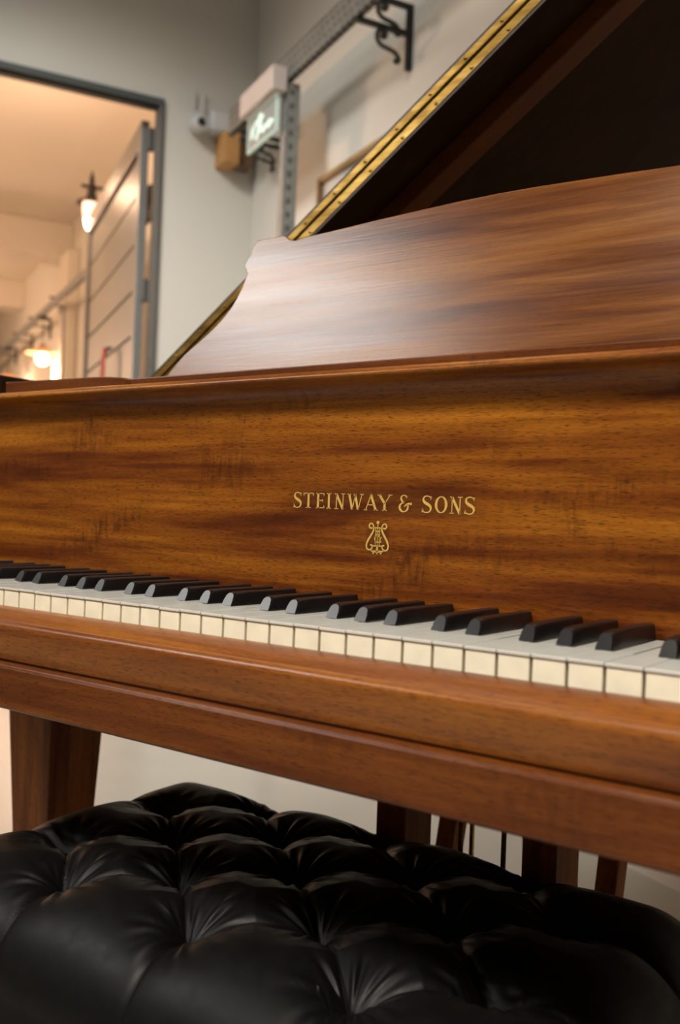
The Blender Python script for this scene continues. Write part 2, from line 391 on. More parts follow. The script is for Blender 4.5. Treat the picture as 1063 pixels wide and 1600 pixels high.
# ---- door: grey steel frame, wide leaf standing open into the corridor
door = bpy.data.objects.new('door_1', None); COL.objects.link(door); door.matrix_basis = Matrix.Translation(R3(UD, D1, ZF)); struct(door, 'wide grey panelled door open into the warm lit corridor')
m = MB()
FO = .015; F0, F1 = UD-.014, UD+TB+.004
rb(m, F0, D1, ZF, F1, D1+FO, DT+.024); rb(m, F0, D0-FO, ZF, F1, D0, DT+.024); rb(m, F0, D0, DT, F1, D1, DT+.024)
rb(m, UD+.012, D1-.006, ZF, UD+.040, D1, DT); rb(m, UD+.012, D0, DT-.006, UD+.040, D1, DT)
m.xf(ROOM).build('door_frame', M['frame'], door, bevel=.003)
# leaf frame: origin at the hinge edge, l along the leaf, t towards the wall
LA = math.radians(4.3); LH = (3.44, .9036)
def LP(l, t, z): return RL(LH[0] + l*math.cos(LA) - t*math.sin(LA), LH[1] + l*math.sin(LA) + t*math.cos(LA), z)
def lbox(m, l0, t0, z0, l1, t1, z1, mi=0):
    vs = [LP(l, t, z) for z in (z0, z1) for (l, t) in ((l0, t0), (l1, t0), (l1, t1), (l0, t1))]
    return m.add(vs, [(3,2,1,0),(4,5,6,7),(0,1,5,4),(1,2,6,5),(2,3,7,6),(3,0,4,7)], mi)
LL = 1.335; LT = 2.196
m = MB()
lbox(m, 0, 0, ZF+.01, .055, .03, LT); lbox(m, LL-.055, 0, ZF+.01, LL, .03, LT); lbox(m, .055, 0, LT-.088, LL-.055, .03, LT); lbox(m, .055, 0, ZF+.01, LL-.055, .03, ZF+.1)
m.xf(ROOM).build('leaf_frame', M['leaf'], door, bevel=.003)
m = MB(); zt = LT-.088; zs = [zt] + [.8024+(z-.8024)*1.024 for z in (1.93, 1.757, 1.586, 1.42, 1.255, 1.09, .92, .75, .58, .41)] + [ZF+.1]
lbox(m, .055, .026, ZF+.1, LL-.055, .030, zt, 1)
for a, b in zip(zs[:-1], zs[1:]): lbox(m, .055, .017, b+.005, LL-.055, .026, a-.006)
m.xf(ROOM).build('board_panel', [M['leaf'], M['groove']], door, bevel=.002)
for z in (2.085, 1.54, .75):
    m = MB(); rb(m, UD+.058, .925, z, UD+.088, D1+.006, z+.078)
    m.xf(ROOM).build('hinge', M['frame'], door, bevel=.002)
m = MB(); m.tube([LP(.50, -.02, 1.20), LP(.50, -.03, 1.22), LP(.50, -.03, 1.40), LP(.50, -.012, 1.44), LP(.50, .005, 1.44)], .008*K)
h = m.xf(ROOM).build('door_handle', M['black_iron'], door, smooth=True)
m = MB(); lbox(m, .455, -.036, 1.16, .482, -.026, 1.435)
o = m.xf(ROOM).build('pull_tag', M['red'], door, bevel=.003); o['label'] = 'red hanging strip'

# ================================================================== THE PIANO
PR = thing('grand_piano', 'brown mahogany grand piano with open lid and ivory keys, black bench in front', 'piano', (0, 0.2, 0))
P = lambda x, y, z: Vector((x, y, z + ZK))
class PB(MB):
    def build(s, *a, **k):
        s.v = [v + Vector((0, 0, ZK)) for v in s.v]; return MB.build(s, *a, **k)

# ---- case: one-piece bent rim with arms
out = [(-.74, .20), (-.74, .45), (-.74, .75), (-.735, 1.00), (-.70, 1.22), (-.60, 1.36), (-.45, 1.42), (-.28, 1.41), (-.12, 1.34), (.02, 1.21), (.14, 1.06), (.27, .93), (.43, .84), (.60, .75), (.705, .63), (.74, .50), (.74, .35), (.74, .20)]
sp = spline(out, 6)
def offset(path, d):
    r = []
    for i, p in enumerate(path):
        t = (path[min(i+1, len(path)-1)] - path[max(i-1, 0)]).normalized(); r.append(p + Vector((t.y, -t.x))*d)
    return r
inn = offset(sp, .052)
m = PB(); n = len(sp); vs = []
for a, b in zip(sp, inn):
    vs += [(a.x, a.y, -.075), (a.x, a.y, .247), (b.x, b.y, .247), (b.x, b.y, -.075)]
fs = [(i*4+k, (i+1)*4+k, (i+1)*4+(k+1) % 4, i*4+(k+1) % 4) for i in range(n-1) for k in range(4)] + [(0, 1, 2, 3), (n*4-1, n*4-2, n*4-3, n*4-4)]
m.add(vs, fs)
rim = m.build('case', M['case'], PR, bevel=.004, smooth=True)
armp = [(-.046, -.0975), (-.046, .012), (-.040, .022), (-.025, .028), (.01, .032), (.045, .045), (.07, .072), (.09, .11), (.11, .16), (.13, .205), (.155, .236), (.185, .247), (.1999, .247), (.1999, -.0975)]
for x0, x1 in ((-.74, -.642), (.642, .74)):
    m = PB(); m.prism(armp, x0, x1, 'x'); m.build('arm', M['case'], PR, bevel=.005, smooth=True, angle=40)
for x0, x1 in ((-.641, -.6145), (.6145, .641)):
    m = PB(); m.box((x0, -.002, -.02), (x1, .139, .030)); m.build('key_block', M['rail'], PR, bevel=.004)
for x0, x1 in ((-.6875, -.642), (.642, .6875)):
    m = PB(); m.box((x0, .2001, .15), (x1, .535, .247)); m.build('inner_rail', M['under'], PR, bevel=.003)  # inner side of the rim, its shadow painted in by the dark wood
# ---- soundboard and iron plate inside the rim
pin = offset(sp, .053)
m = PB(); poly = [(p.x, p.y) for p in pin[::2]] ; m.prism(poly, .085, .095, 'z'); m.build('soundboard', M['batten'], PR)
pin2 = [p for p in offset(sp, .075) if p.y > .44][::2]
m = PB(); m.prism([(p.x, p.y) for p in pin2], .12, .135, 'z'); m.build('iron_plate', M['pickled'], PR, bevel=.004)
# ---- key bed, front rail, key slip
m = PB(); m.box((-.6415, -.040, -.085), (.6415, .60, -.030)); m.build('key_bed', M['rail'], PR)
m = PB(); m.prism([(-.041, -.0975), (-.049, -.0975), (-.0505, -.0955), (-.0505, -.0625), (-.049, -.0596), (-.0455, -.0583), (-.041, -.0583)], -.6415, .6415, 'x')
m.build('front_rail', M['rail'], PR, bevel=.0008)
m = PB()
slip = [(-.0035, -.0565), (-.0035, -.0180), (-.0045, -.0166), (-.0075, -.0160), (-.0110, -.0164), (-.0165, -.0180), (-.0225, -.0200), (-.0285, -.0222), (-.0325, -.0240), (-.0340, -.0247),
        (-.0352, -.0243), (-.0375, -.0238), (-.0400, -.0242), (-.0420, -.0257), (-.0430, -.0280), (-.0432, -.0305), (-.0425, -.0325), (-.0425, -.0555), (-.0415, -.0570)]
m.prism(slip, -.6415, .6415, 'x'); m.build('key_slip', M['slip'], PR, smooth=True, angle=50)
m = PB(); m.box((-.613, .004, -.0299), (.613, .138, -.0225)); m.build('key_frame', M['gapdark'], PR)

# ---- keys
PW = .02356
OFF = {0: -.0022, 1: .0022, 3: -.0035, 4: 0, 5: .0035}            # black keys after C, D, F, G, A
def note(i): return (i + 5) % 7        # 0 = C for white key index i (0 = lowest A)
blacks = []
for i in range(52):
    k = note(i)
    if k in OFF and i < 51: blacks.append(((i+1-26)*PW + OFF[k], i))
bl_of = {i: x for x, i in blacks}
HB = .0062
for i in range(52):
    x0 = (i-26)*PW; x1 = x0 + PW; g = .0011
    a = x0 + g; b = x1 - g
    ta = (bl_of[i-1] + HB + .0006) if (i-1) in bl_of else a
    tb = (bl_of[i] - HB - .0006) if i in bl_of else b
    m = PB(); e = .00035; dz = random.uniform(-.00025, .00025)
    body = [(a, 0), (b, 0), (b, .0505), (tb, .0505), (tb, .1385), (ta, .1385), (ta, .0505), (a, .0505)]
    top = [(x0+e, -.0011), (x1-e, -.0011), (x1-e, .0505), (tb, .0505), (tb, .1385), (ta, .1385), (ta, .0505), (x0+e, .0505)]
    if tb == b: body = [p for p in body if p != (b, .0505)]; 
    def clean(pl):
        r = []
        for p in pl:
            if not r or (abs(p[0]-r[-1][0]) + abs(p[1]-r[-1][1])) > 1e-7: r.append(p)
        return r
    m.prism(clean(body), -.0215, -.0021+dz, 'z', 1); m.prism(clean(top), -.0021+dz, dz, 'z', 0)
    m.build('white_key', [M['ivory'], M['ivory_edge']], PR, bevel=.0004, seg=2)
def black_key(x):
    m = PB(); H = .0117; n = 9
    def sec(y, hb, ht, H_, r):
        p = [(-hb, .0004), (-hb*.55-ht*.45, H_*.5)]
        for k in range(n): a = math.pi - k/(n-1)*math.pi/2; p.append((-ht+r+r*math.cos(a), H_-r+r*math.sin(a)))
        for k in range(n): a = math.pi/2 - k/(n-1)*math.pi/2; p.append((ht-r+r*math.cos(a), H_-r+r*math.sin(a)))
        p += [(hb*.55+ht*.45, H_*.5), (hb, .0004)]
        return p
    rings = []
    def ring(y0, slope, hb, ht, H_, r): rings.append([(x+px, y0 + pz/H*slope, pz) for px, pz in sec(y0, hb, ht, H_, r)])
    ring(.0500, .0066, .0052, .0043, H*.93, .0038)
    ring(.0505, .0076, .0057, .0047, H*.975, .0036)
    ring(.0520, .0085, .0058, .0049, H, .0031)
    ring(.0700, .004, .0059, .0049, H, .0018)
    ring(.1388, 0, .0060, .0049, H, .0016)
    nn = len(rings[0]); vs = [v for r in rings for v in r]
    fs = [(i*nn+k, (i+1)*nn+k, (i+1)*nn+(k+1) % nn, i*nn+(k+1) % nn) for i in range(len(rings)-1) for k in range(nn)]
    fs += [tuple(range(nn)), tuple(range((len(rings)-1)*nn, len(rings)*nn))[::-1]]
    m.add(vs, fs); m.build('black_key', M['ebony'], PR, smooth=True, angle=38)
for x, i in blacks: black_key(x)

# ---- fallboard with its cornice lip
fb = [(.1412, .0005), (.1412, .168), (.1406, .177), (.1390, .1850), (.1362, .1910), (.1325, .1952), (.1285, .1978), (.1238, .1994),
      (.1195, .2000), (.1181, .2010), (.1177, .2024), (.1183, .2042), (.1200, .2062), (.1228, .2078), (.1270, .2086), (.1900, .2090), (.1900, .0005)]
m = PB(); m.prism(fb, -.6415, .6415, 'x'); FB = m.build('fallboard', M['board'], PR, smooth=True, angle=40)
def onfb(x, z, h): return Vector((x, .1412 - .00005 - h, z))
# lettering (strokes in units of cap height)
SW, TW = .155, .058
def arc(cx, cy, rx, ry, a0, a1, n=14): return [(cx+rx*math.cos(math.radians(a0+(a1-a0)*k/n)), cy+ry*math.sin(math.radians(a0+(a1-a0)*k/n))) for k in range(n+1)]
def serif(x, y, w=.26): return ([(x-w/2, y), (x+w/2, y)], .055)
def gS(w): return [(spline([(w*.88, .80), (w*.80, .93), (w*.50, 1.0), (w*.20, .93), (w*.13, .76), (w*.26, .62), (w*.52, .52), (w*.78, .41), (w*.90, .25), (w*.78, .07), (w*.48, 0), (w*.18, .05), (w*.06, .20)], 5), [.07, .06, .08, .15, .185, .15, .08, .06, .07]),
                   ([(w*.88, .76), (w*.90, .98)], [.03, .10]), ([(w*.06, .24), (w*.05, .01)], [.03, .10])]
def gT(w): return [([(w*.5, 0), (w*.5, 1)], SW), ([(0, .965), (w, .965)], TW), serif(w*.5, .02, .40), ([(.02, .98), (.03, .80)], [.10, .03]), ([(w-.02, .98), (w-.03, .80)], [.10, .03])]
def gE(w): x = .17; return [([(x, 0), (x, 1)], SW), ([(x, .965), (w, .965)], TW), ([(x, .52), (w*.82, .52)], TW), ([(x, .035), (w, .035)], TW), serif(x, .02, .34), serif(x, .98, .34), ([(w-.02, .98), (w-.03, .80)], [.10, .03]), ([(w, .02), (w+.0, .22)], [.10, .03]), ([(w*.82, .44), (w*.82, .60)], .05)]
def gI(w): return [([(w/2, 0), (w/2, 1)], SW), serif(w/2, .02, .36), serif(w/2, .98, .36)]
def gN(w): return [([(.12, 0), (.12, 1)], .060), ([(.10, .98), (w-.12, .0)], SW), ([(w-.12, -.03), (w-.12, 1)], .060), serif(.12, .02, .30), serif(w-.12, .98, .30), serif(.06, .98, .20)]
def gW(w): return [([(.08, 1), (w*.30, 0)], SW), ([(w*.30, 0), (w*.50, .95)], .060), ([(w*.46, 1), (w*.70, 0)], SW), ([(w*.70, 0), (w*.94, 1)], .060), serif(.08, .98, .28), serif(w*.94, .98, .28), serif(w*.46, .98, .22)]
def gA(w): return [([(.08, 0), (w*.5, 1)], .060), ([(w*.47, 1), (w-.10, 0)], SW), ([(w*.24, .34), (w*.74, .34)], TW), serif(.08, .02, .26), serif(w-.10, .02, .30)]
def gY(w): return [([(.08, 1), (w*.5, .45)], SW), ([(w-.08, 1), (w*.5, .45)], .060), ([(w*.5, .48), (w*.5, 0)], SW), serif(w*.5, .02, .36), serif(.08, .98, .28), serif(w-.08, .98, .28)]
def gO(w): return [(arc(w/2, .5, w/2-.05, .475, 0, 360, 40), [.175, .12, .055, .12, .175, .12, .055, .12, .175])]
def gAmp(w): return [(spline([(w*.62, .86), (w*.50, .98), (w*.26, .98), (w*.14, .82), (w*.24, .64), (w*.44, .54)], 5), [.11, .06, .06, .12, .11, .05]),
                     (spline([(w*.44, .56), (w*.16, .48), (w*.04, .26), (w*.18, .05), (w*.44, .0), (w*.66, .12), (w*.72, .34), (w*.66, .46)], 5), [.05, .10, .155, .12, .06, .11, .12, .05]),
                     (spline([(w*.42, .30), (w*.60, .44), (w*.82, .50), (w*.98, .44), (w*.98, .58)], 4), [.05, .10, .12, .08, .04])]
G = {'S': gS, 'T': gT, 'E': gE, 'I': gI, 'N': gN, 'W': gW, 'A': gA, 'Y': gY, 'O': gO, '&': gAmp}
text = [('S', -94.0, -84.6), ('T', -82.5, -71.0), ('E', -68.0, -58.9), ('I', -55.2, -51.7), ('N', -46.7, -36.1), ('W', -32.3, -16.4), ('A', -14.2, -1.0), ('Y', -0.1, 13.4),
        ('&', 21.6, 33.9), ('S', 44.3, 54.0), ('O', 57.3, 68.3), ('N', 71.5, 82.2), ('S', 84.8, 94.5)]
CH = .0139
m = PB()
for ch, x0, x1 in text:
    w = (x1-x0)/1000/CH
    zb = .0859 - (x0+5)/1000*.004
    for path, wid in G[ch](w):
        ribbon(m, path, wid, .00025, lambda px, py, h, x0=x0, zb=zb: onfb(x0/1000 + px*CH, zb + py*CH, h))
o = m.build('lettering', M['gold'], FB); o['label'] = 'gold maker lettering'
# lyre emblem, millimetres about its own centre
m = PB(); LX, LZ = .0006, .0479
pl = lambda px, py, h: onfb(LX + px/1000, LZ + py/1000, h)
for s_ in (-1, 1):
    ribbon(m, spline([(s_*5.6, 23.0), (s_*7.2, 22.3), (s_*8.9, 23.6), (s_*8.7, 25.7), (s_*6.8, 26.6), (s_*4.9, 25.3), (s_*4.2, 22.6), (s_*4.9, 19.5), (s_*7.6, 15.2), (s_*10.0, 11.4), (s_*11.3, 8.0), (s_*10.9, 5.0), (s_*9.0, 3.6), (s_*6.6, 4.0), (s_*5.2, 6.0), (s_*5.9, 7.8), (s_*7.4, 7.6)], 6),
           [1.2, 1.2, 1.3, 1.3, 1.2, 1.2, 1.3, 1.6, 1.8, 1.8, 1.5, 1.4, 1.4, 1.3, 1.2, 1.3, 1.5], .25/1000, pl)
    ribbon(m, [(s_*2.2, 22.8), (s_*2.2, 7.0)], .45, .00025, pl)
ribbon(m, [(0, 22.8), (0, 7.0)], .45, .00025, pl)
ribbon(m, [(-4.4, 22.9), (4.4, 22.9)], 1.1, .00025, pl); ribbon(m, [(-5.2, 7.2), (5.2, 7.2)], 1.1, .00025, pl)
ribbon(m, [(0, 22.9), (0, 26.5)], .7, .00025, pl); ribbon(m, arc(0, 27.5, .75, .75, 0, 360, 14), 1.5, .00025, pl)
ribbon(m, arc(0, 18.4, 2.0, 2.0, 0, 360, 24), .95, .00025, pl)
ribbon(m, spline([(4.2, 15.0), (3.2, 13.6), (2.9, 11.5), (4.2, 10.6)], 5), .8, .00025, pl)
ribbon(m, arc(-.3, 13.3, 2.6, 3.0, -20, 230, 20) + [(-2.6, 10.8), (0, 10.6), (3.6, 10.7)], .9, .00025, pl)
ribbon(m, [(0, 7.2), (0, 4.2), (0, 2.4)], [1.6, 1.8, 3.4], .00025, pl)
ribbon(m, [(-6.4, 2.6), (-3.0, 2.4), (0, 2.2), (3.0, 2.4), (6.4, 2.6)], [1.0, 1.6, 2.0, 1.6, 1.0], .00025, pl)
for x in (-4.0, 0, 4.0): ribbon(m, [(x, 2.0), (x, .1)], 1.5, .00025, pl)
o = m.build('emblem', M['gold'], FB); o['label'] = 'gold lyre emblem'

# ---- music desk tray, end block, music desk
m = PB(); m.box((-.3325, .150, .2092), (.3325, .44, .2192)); m.build('desk_tray', M['rail'], PR, bevel=.0012)
blk = [(-.556, .150), (-.372, .150), (-.352, .153), (-.338, .160), (-.3335, .170), (-.3335, .30), (-.556, .30)]
m = PB(); tp = lambda x: .2262 - .0026*(max(0, x+.556)/.2)**1.0 - (.0035*((x+.40)/.066)**2 if x > -.40 else 0)
nn = len(blk)
front = [(-.556 + .2225*i/24) for i in range(25)]
def yb(x):
    for (xa, ya), (xb, yb_) in zip(blk[:4], blk[1:5]):
        if xa <= x <= xb: return ya + (yb_-ya)*(x-xa)/(xb-xa)
    return .170
vs = []
for x in front: vs += [(x, yb(x), .2092), (x, yb(x), tp(x)), (x, .30, tp(x)), (x, .30, .2092)]
fs = [(i*4+k, (i+1)*4+k, (i+1)*4+(k+1) % 4, i*4+(k+1) % 4) for i in range(24) for k in range(4)] + [(0, 1, 2, 3), (99, 98, 97, 96)]
m.add(vs, fs); m.build('tray_wing', M['rail'], PR, bevel=.0012, smooth=True, angle=30)
lean = math.radians(14)
dk = [(-.3620, 0), (-.3535, .0146), (-.3440, .0270), (-.3336, .0386), (-.3150, .0525), (-.2965, .0671), (-.2850, .0785), (-.2756, .0909), (-.2695, .1030), (-.2655, .1140), (-.2618, .1307), (-.2688, .1411), (-.2670, .1490), (-.2625, .1555), (-.2635, .1600), (-.2575, .1713),
      (-.2380, .1716), (-.2185, .1717), (-.2140, .1695), (-.2089, .1656), (-.2040, .1640), (-.1994, .1634), (-.1831, .1655), (-.1506, .1672), (-.1000, .1705), (-.0557, .1728), (0, .1752), (.0432, .1762), (.0800, .1760), (.1191, .1750), (.1650, .1737), (.2118, .1718), (.2180, .1712),
      (.2230, .1716), (.2320, .1750), (.2740, .1750), (.2800, .1600), (.2840, .1420), (.2780, .1310), (.2820, .1140), (.2930, .0909), (.3130, .0671), (.3500, .0386), (.3700, .0146), (.3785, 0)]
def dpl(x, s_, h): return Vector((x, .22 + s_*math.sin(lean) - h*math.cos(lean)*-1, .2195 + .0005 + s_*math.cos(lean) - h*math.sin(lean)))
m = PB(); n = len(dk)
vs = [dpl(x, s_, 0) for x, s_ in dk] + [dpl(x, s_, .014) for x, s_ in dk]
m.add(vs, [tuple(range(n)), tuple(range(n, 2*n))[::-1]] + [(i, n+i, n+(i+1) % n, (i+1) % n) for i in range(n)])
m.build('music_desk', M['desk'], PR, bevel=.0010)
m = PB()
m.add([(0-.02, .30, .2192), (.02, .30, .2192), (.02, .40, .2192), (-.02, .40, .2192), (-.02, .268, .30), (.02, .268, .30), (.02, .278, .305), (-.02, .278, .305)], [(3,2,1,0),(4,5,6,7),(0,1,5,4),(1,2,6,5),(2,3,7,6),(3,0,4,7)])
m.build('desk_prop', M['rail'], PR, bevel=.002)

# ---- lid: main leaf propped on the bass hinge, front flap folded back on top of it
th = math.radians(34.784); LO = Vector((-.7415, .54, .263)); ld = Vector((math.cos(th), 0, math.sin(th))); ln = Vector((-math.sin(th), 0, math.cos(th)))
def LDP(s_, y, h): return LO + ld*s_ + Vector((0, y, 0)) + ln*h
# outline in (s, y): s across the lid from the bass hinge, y from the front edge
raw = [(p.x + .745, p.y - .54) for p in sp if p.y > .545]
lo_ = [(0.0, 0.0)] + [(max(0, a - .000 if a > .02 else 0.0), b) for a, b in raw if b > .01] + [(1.49, .0)]
lo_ = [(a*1.005, b*1.005 if b > 0 else b) for a, b in lo_]
def lidprism(m, pts, h0, h1, mi=0):
    n = len(pts)
    m.add([LDP(a, b, h0) for a, b in pts] + [LDP(a, b, h1) for a, b in pts],
          [tuple(range(n))[::-1]] + [tuple(range(n, 2*n))], mi)
    o_ = len(m.v)-2*n
    m.f += [(o_+i, o_+(i+1) % n, o_+n+(i+1) % n, o_+n+i) for i in range(n)]; m.m += [1]*n
    return m
m = lidprism(PB(), lo_, -.018, -.0004); LID = m.build('lid', [M['under'], M['lidlit']], PR, bevel=.0008)
# top veneer of the main leaf is hidden under the flap in front and shows mahogany behind it
flap = [(0.0, 0.0), (0.0, .37), (1.49, .37), (1.49, 0.0)]
m = lidprism(PB(), flap, .0004, .0175); m.build('front_flap', [M['case'], M['lidedge']], LID, bevel=.0008)
def strip(h0, h1, y0, y1, s0, s1):
    m = PB(); vs = [LDP(s_, y, h) for s_ in (s0, s1) for (y, h) in ((y0, h0), (y1, h0), (y1, h1), (y0, h1))]
    return m.add(vs, [(0, 1, 2, 3), (7, 6, 5, 4), (0, 4, 5, 1), (1, 5, 6, 2), (2, 6, 7, 3), (3, 7, 4, 0)])
strip(.0012, .0128, -.0012, 0.0, .008, 1.485).build('hinge_leaf', M['brass'], LID)
strip(-.0136, -.0018, -.0012, 0.0, .008, 1.485).build('hinge_leaf', M['brass'], LID)
m = PB(); m.tube([LDP(s_, -.0022, .0016) for s_ in (.008, .5, 1.0, 1.485)], .0019, 12); m.build('hinge_knuckle', M['brass'], LID, smooth=True)
for k in range(24):
    s_ = .035 + k*.0622
    for h in (.0082, -.0092):
        if s_ < 1.48:
            m = PB(); m.lathe([(.0026, 0), (.0026, .0006), (.0018, .0013), (.0002, .0016)], LDP(s_, -.0012, h), (0, -1, 0), 12); m.build('hinge_screw', M['brass'], LID, smooth=True)
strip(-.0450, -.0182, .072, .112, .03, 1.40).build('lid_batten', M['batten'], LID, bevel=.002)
for s_, y in ((.80, .125), (.654, .117), (.50, .12), (.95, .125), (1.1, .125)):
    m = PB(); m.lathe([(.0042, 0), (.0042, .0006), (.0025, .0016), (.0003, .002)], LDP(s_, y, -.018), -ln, 12); m.build('lid_screw', M['brass'], LID, smooth=True)
# prop stick on the treble side
a = LDP(1.25, .30, -.019); b = Vector((.62, a.y, .2475))
m = PB(); m.tube([b, a], .011, 10); m.build('lid_prop', M['leg'], PR, smooth=True)

# ---- legs
def leg(cx, cy, ztop=-.0855, w=.0475, w2=.026):
    m = PB(); m.frustum((cx, cy, -ZK+.075), (w2, w2), (cx, cy, -.16), (w, w)); m.frustum((cx, cy, -.16), (w, w), (cx, cy, ztop), (w+.0, w+.0))
    L = m.build('leg', M['leg'], PR, bevel=.003)
    m = PB(); m.lathe([(.020, 0), (.021, .012), (.012, .02), (.012, .030)], (cx, cy, -ZK+.046), (0, 0, 1), 16); m.build('ferrule', M['brass'], L, smooth=True)
    m = PB(); m.lathe([(.012, -.010), (.020, -.008), (.0215, 0), (.020, .008), (.012, .010)], (cx, cy, -ZK+.0228), (1, 0, 0), 18); m.build('caster', M['brass'], L, smooth=True)
leg(-.622, .2965); leg(.622, .2965); leg(-.252, 1.12, -.0755)
# ---- pedal lyre
LY = PB().box((-.135, .30, -.0975), (.135, .42, -.0855)).build('pedal_lyre', M['leg'], PR, bevel=.003)
for x in (-.0865, .0845): PB().box((x-.0185, .318, -.58), (x+.0185, .375, -.0975)).build('lyre_pillar', M['leg'], LY, bevel=.002)
PB().box((-.14, .29, -.655), (.14, .40, -.58)).build('pedal_box', M['leg'], LY, bevel=.004)
for x, y in ((-.010, .335), (-.018, .375), (.034, .345)):
    PB().tube([(x, y, -.585), (x, y, -.0976)], .0028, 8).build('pedal_rod', M['brass'], LY, smooth=True)
for x in (-.05, 0, .05):
    m = PB(); m.prism([(x-.008, .31), (x+.008, .31), (x+.012, .20), (x+.010, .185), (x-.010, .185), (x-.012, .20)], -.640, -.632, 'z'); m.build('pedal', M['brass'], LY, bevel=.002)
for s_ in (-1, 1):
    m = PB(); x = s_*.1; m.frustum((x-.004, .41, -.60), (.011, .014), (x, .535, -.0855), (.013, .016)); m.build('lyre_brace', M['leg'], LY, bevel=.002)

# ================================================================== THE BENCH
BX, BY = -.060, .119; HX, HY = .335, .205; RC = .07
ZT = -.229 + ZK
BN = thing('piano_bench', 'black button-tufted leather piano bench pushed under the keyboard', 'bench', (BX, BY, 0))
btn = []
rowy = [.254, .188, .121, .056, -.011]
for r, y in enumerate(rowy):
    xs = [-.213, -.061, .094] if r % 2 == 0 else [-.291, -.137, .017, .168]
    btn += [(x, y, r) for x in xs]
segs = []
for i, a in enumerate(btn):
    for b in btn[i+1:]:
        if abs(a[2]-b[2]) == 1 and abs(a[0]-b[0]) < .10: segs.append(((a[0], a[1]), (b[0], b[1]), 0))
for x, y, r in btn:
    if r == 0: segs.append(((x, y), (x, BY+HY+.1), 1))
    if r == 4: segs.append(((x, y), (x, BY-HY-.1), 1))
    if r % 2 == 1 and x < -.28: segs.append(((x, y), (BX-HX-.1, y), 1))
    if r % 2 == 1 and x > .16: segs.append(((x, y), (BX+HX+.1, y), 1))
rnd = random.Random(3)
import numpy as np
phase = np.array([(rnd.uniform(0, 6.28), rnd.uniform(0, 6.28)) for _ in btn])
BT = np.array([(a, b) for a, b, r in btn])
def tuft(x, y):
    """depth of the tufting below the puffed surface, in metres, for arrays of points"""
    dx = x[:, None]-BT[:, 0]; dy = y[:, None]-BT[:, 1]; D = np.hypot(dx, dy)
    bi = D.argmin(1); k = np.arange(len(x)); db = D[k, bi]
    ang = np.arctan2(dy[k, bi], dx[k, bi])
    dc = np.full(len(x), 9.0)
    for a, b, e in segs:
        vx, vy = b[0]-a[0], b[1]-a[1]; L2 = vx*vx+vy*vy
        t = np.clip(((x-a[0])*vx + (y-a[1])*vy)/L2, 0, 1)
        dc = np.minimum(dc, np.hypot(x-a[0]-vx*t, y-a[1]-vy*t))
    wr = np.exp(-((db-.027)/.017)**2)*.0013*(np.sin(13*ang+phase[bi, 0]) + .7*np.sin(21*ang+phase[bi, 1]))
    return .0245*np.exp(-(db/.028)**1.25) + .0065*np.exp(-dc/.0030) + .0042*np.exp(-(dc/.018)**2) + wr
def sdf(x, y):
    qx = abs(x-BX)-(HX-RC); qy = abs(y-BY)-(HY-RC)
    return math.hypot(max(qx, 0), max(qy, 0)) + min(max(qx, qy), 0) - RC
def bound(t):
    # point on the rounded rectangle at parameter t in 0..1 and its outward normal
    sx, sy = 2*(HX-RC), 2*(HY-RC); q = math.pi*RC/2; tot = 2*sx+2*sy+4*q; d = t*tot
    cs = [(HX-RC, -(HY-RC)), (HX-RC, HY-RC), (-(HX-RC), HY-RC), (-(HX-RC), -(HY-RC))]
    for k, (ln_, ) in enumerate(((sy,), (sx,), (sy,), (sx,))):
        a0 = k*math.pi/2
        if d < ln_:
            c = cs[k]; nx, ny = math.cos(a0), math.sin(a0)
            return BX + c[0] + nx*RC - ny*d, BY + c[1] + ny*RC + nx*d, nx, ny
        d -= ln_
        if d < q:
            a = a0 + d/RC; c = cs[(k+1) % 4]
            return BX + c[0] + RC*math.cos(a), BY + c[1] + RC*math.sin(a), math.cos(a), math.sin(a)
        d -= q
    return bound(0)
RE = .080; SK = .085        # roll radius at the edge, straight skirt below it
def zdrop(e):
    e = max(0, min(RE, e)); return (RE - math.sqrt(max(0, RE*RE - (RE-e)**2)))*.95
verts = []; NT = 880
ts = [1 - RE/HY*(1-math.cos(math.pi/2*k/34)) for k in range(1, 35)]
last = ts[-1]; ts += [last*(1-k/130) for k in range(1, 130)]
BP = np.array([bound(i/NT) for i in range(NT)])
for kind in [('s', d) for d in (SK, SK*.75, SK*.5, SK*.3, SK*.15, 0)] + [('t', t) for t in ts]:
    px, py, nx, ny = BP.T
    if kind[0] == 's':
        tf = tuft(px, py); b_ = .008*math.sin(math.pi*(1-kind[1]/SK*.9)) - .35*tf
        vv = np.stack([px+nx*b_, py+ny*b_, np.full(NT, ZT - .010 - zdrop(0) - kind[1])], 1)
    else:
        x = BX + (px-BX)*kind[1]; y = BY + (py-BY)*kind[1]
        e = np.array([-sdf(a, b) for a, b in zip(x, y)]); tf = tuft(x, y); b_ = np.clip(1-e/RE, 0, 1)*(-.35*tf)
        dome = .012*(1-((x-BX)/HX)**2)*(1-((y-BY)/HY)**2)
        zd = np.array([zdrop(q_) for q_ in e])
        vv = np.stack([x+nx*b_, y+ny*b_, ZT - .010 + dome - zd - tf*np.sqrt(np.clip(e/RE, 0, 1))], 1)
    verts += vv.tolist()
NR = len(verts)//NT
faces = [(r*NT+i, r*NT+(i+1) % NT, (r+1)*NT+(i+1) % NT, (r+1)*NT+i) for r in range(NR-1) for i in range(NT)]
faces += [tuple(range(NT))[::-1], tuple(range((NR-1)*NT, NR*NT))]
m = MB(); m.add(verts, faces); CU = m.build('cushion', M['leather'], BN, smooth=True, angle=80)
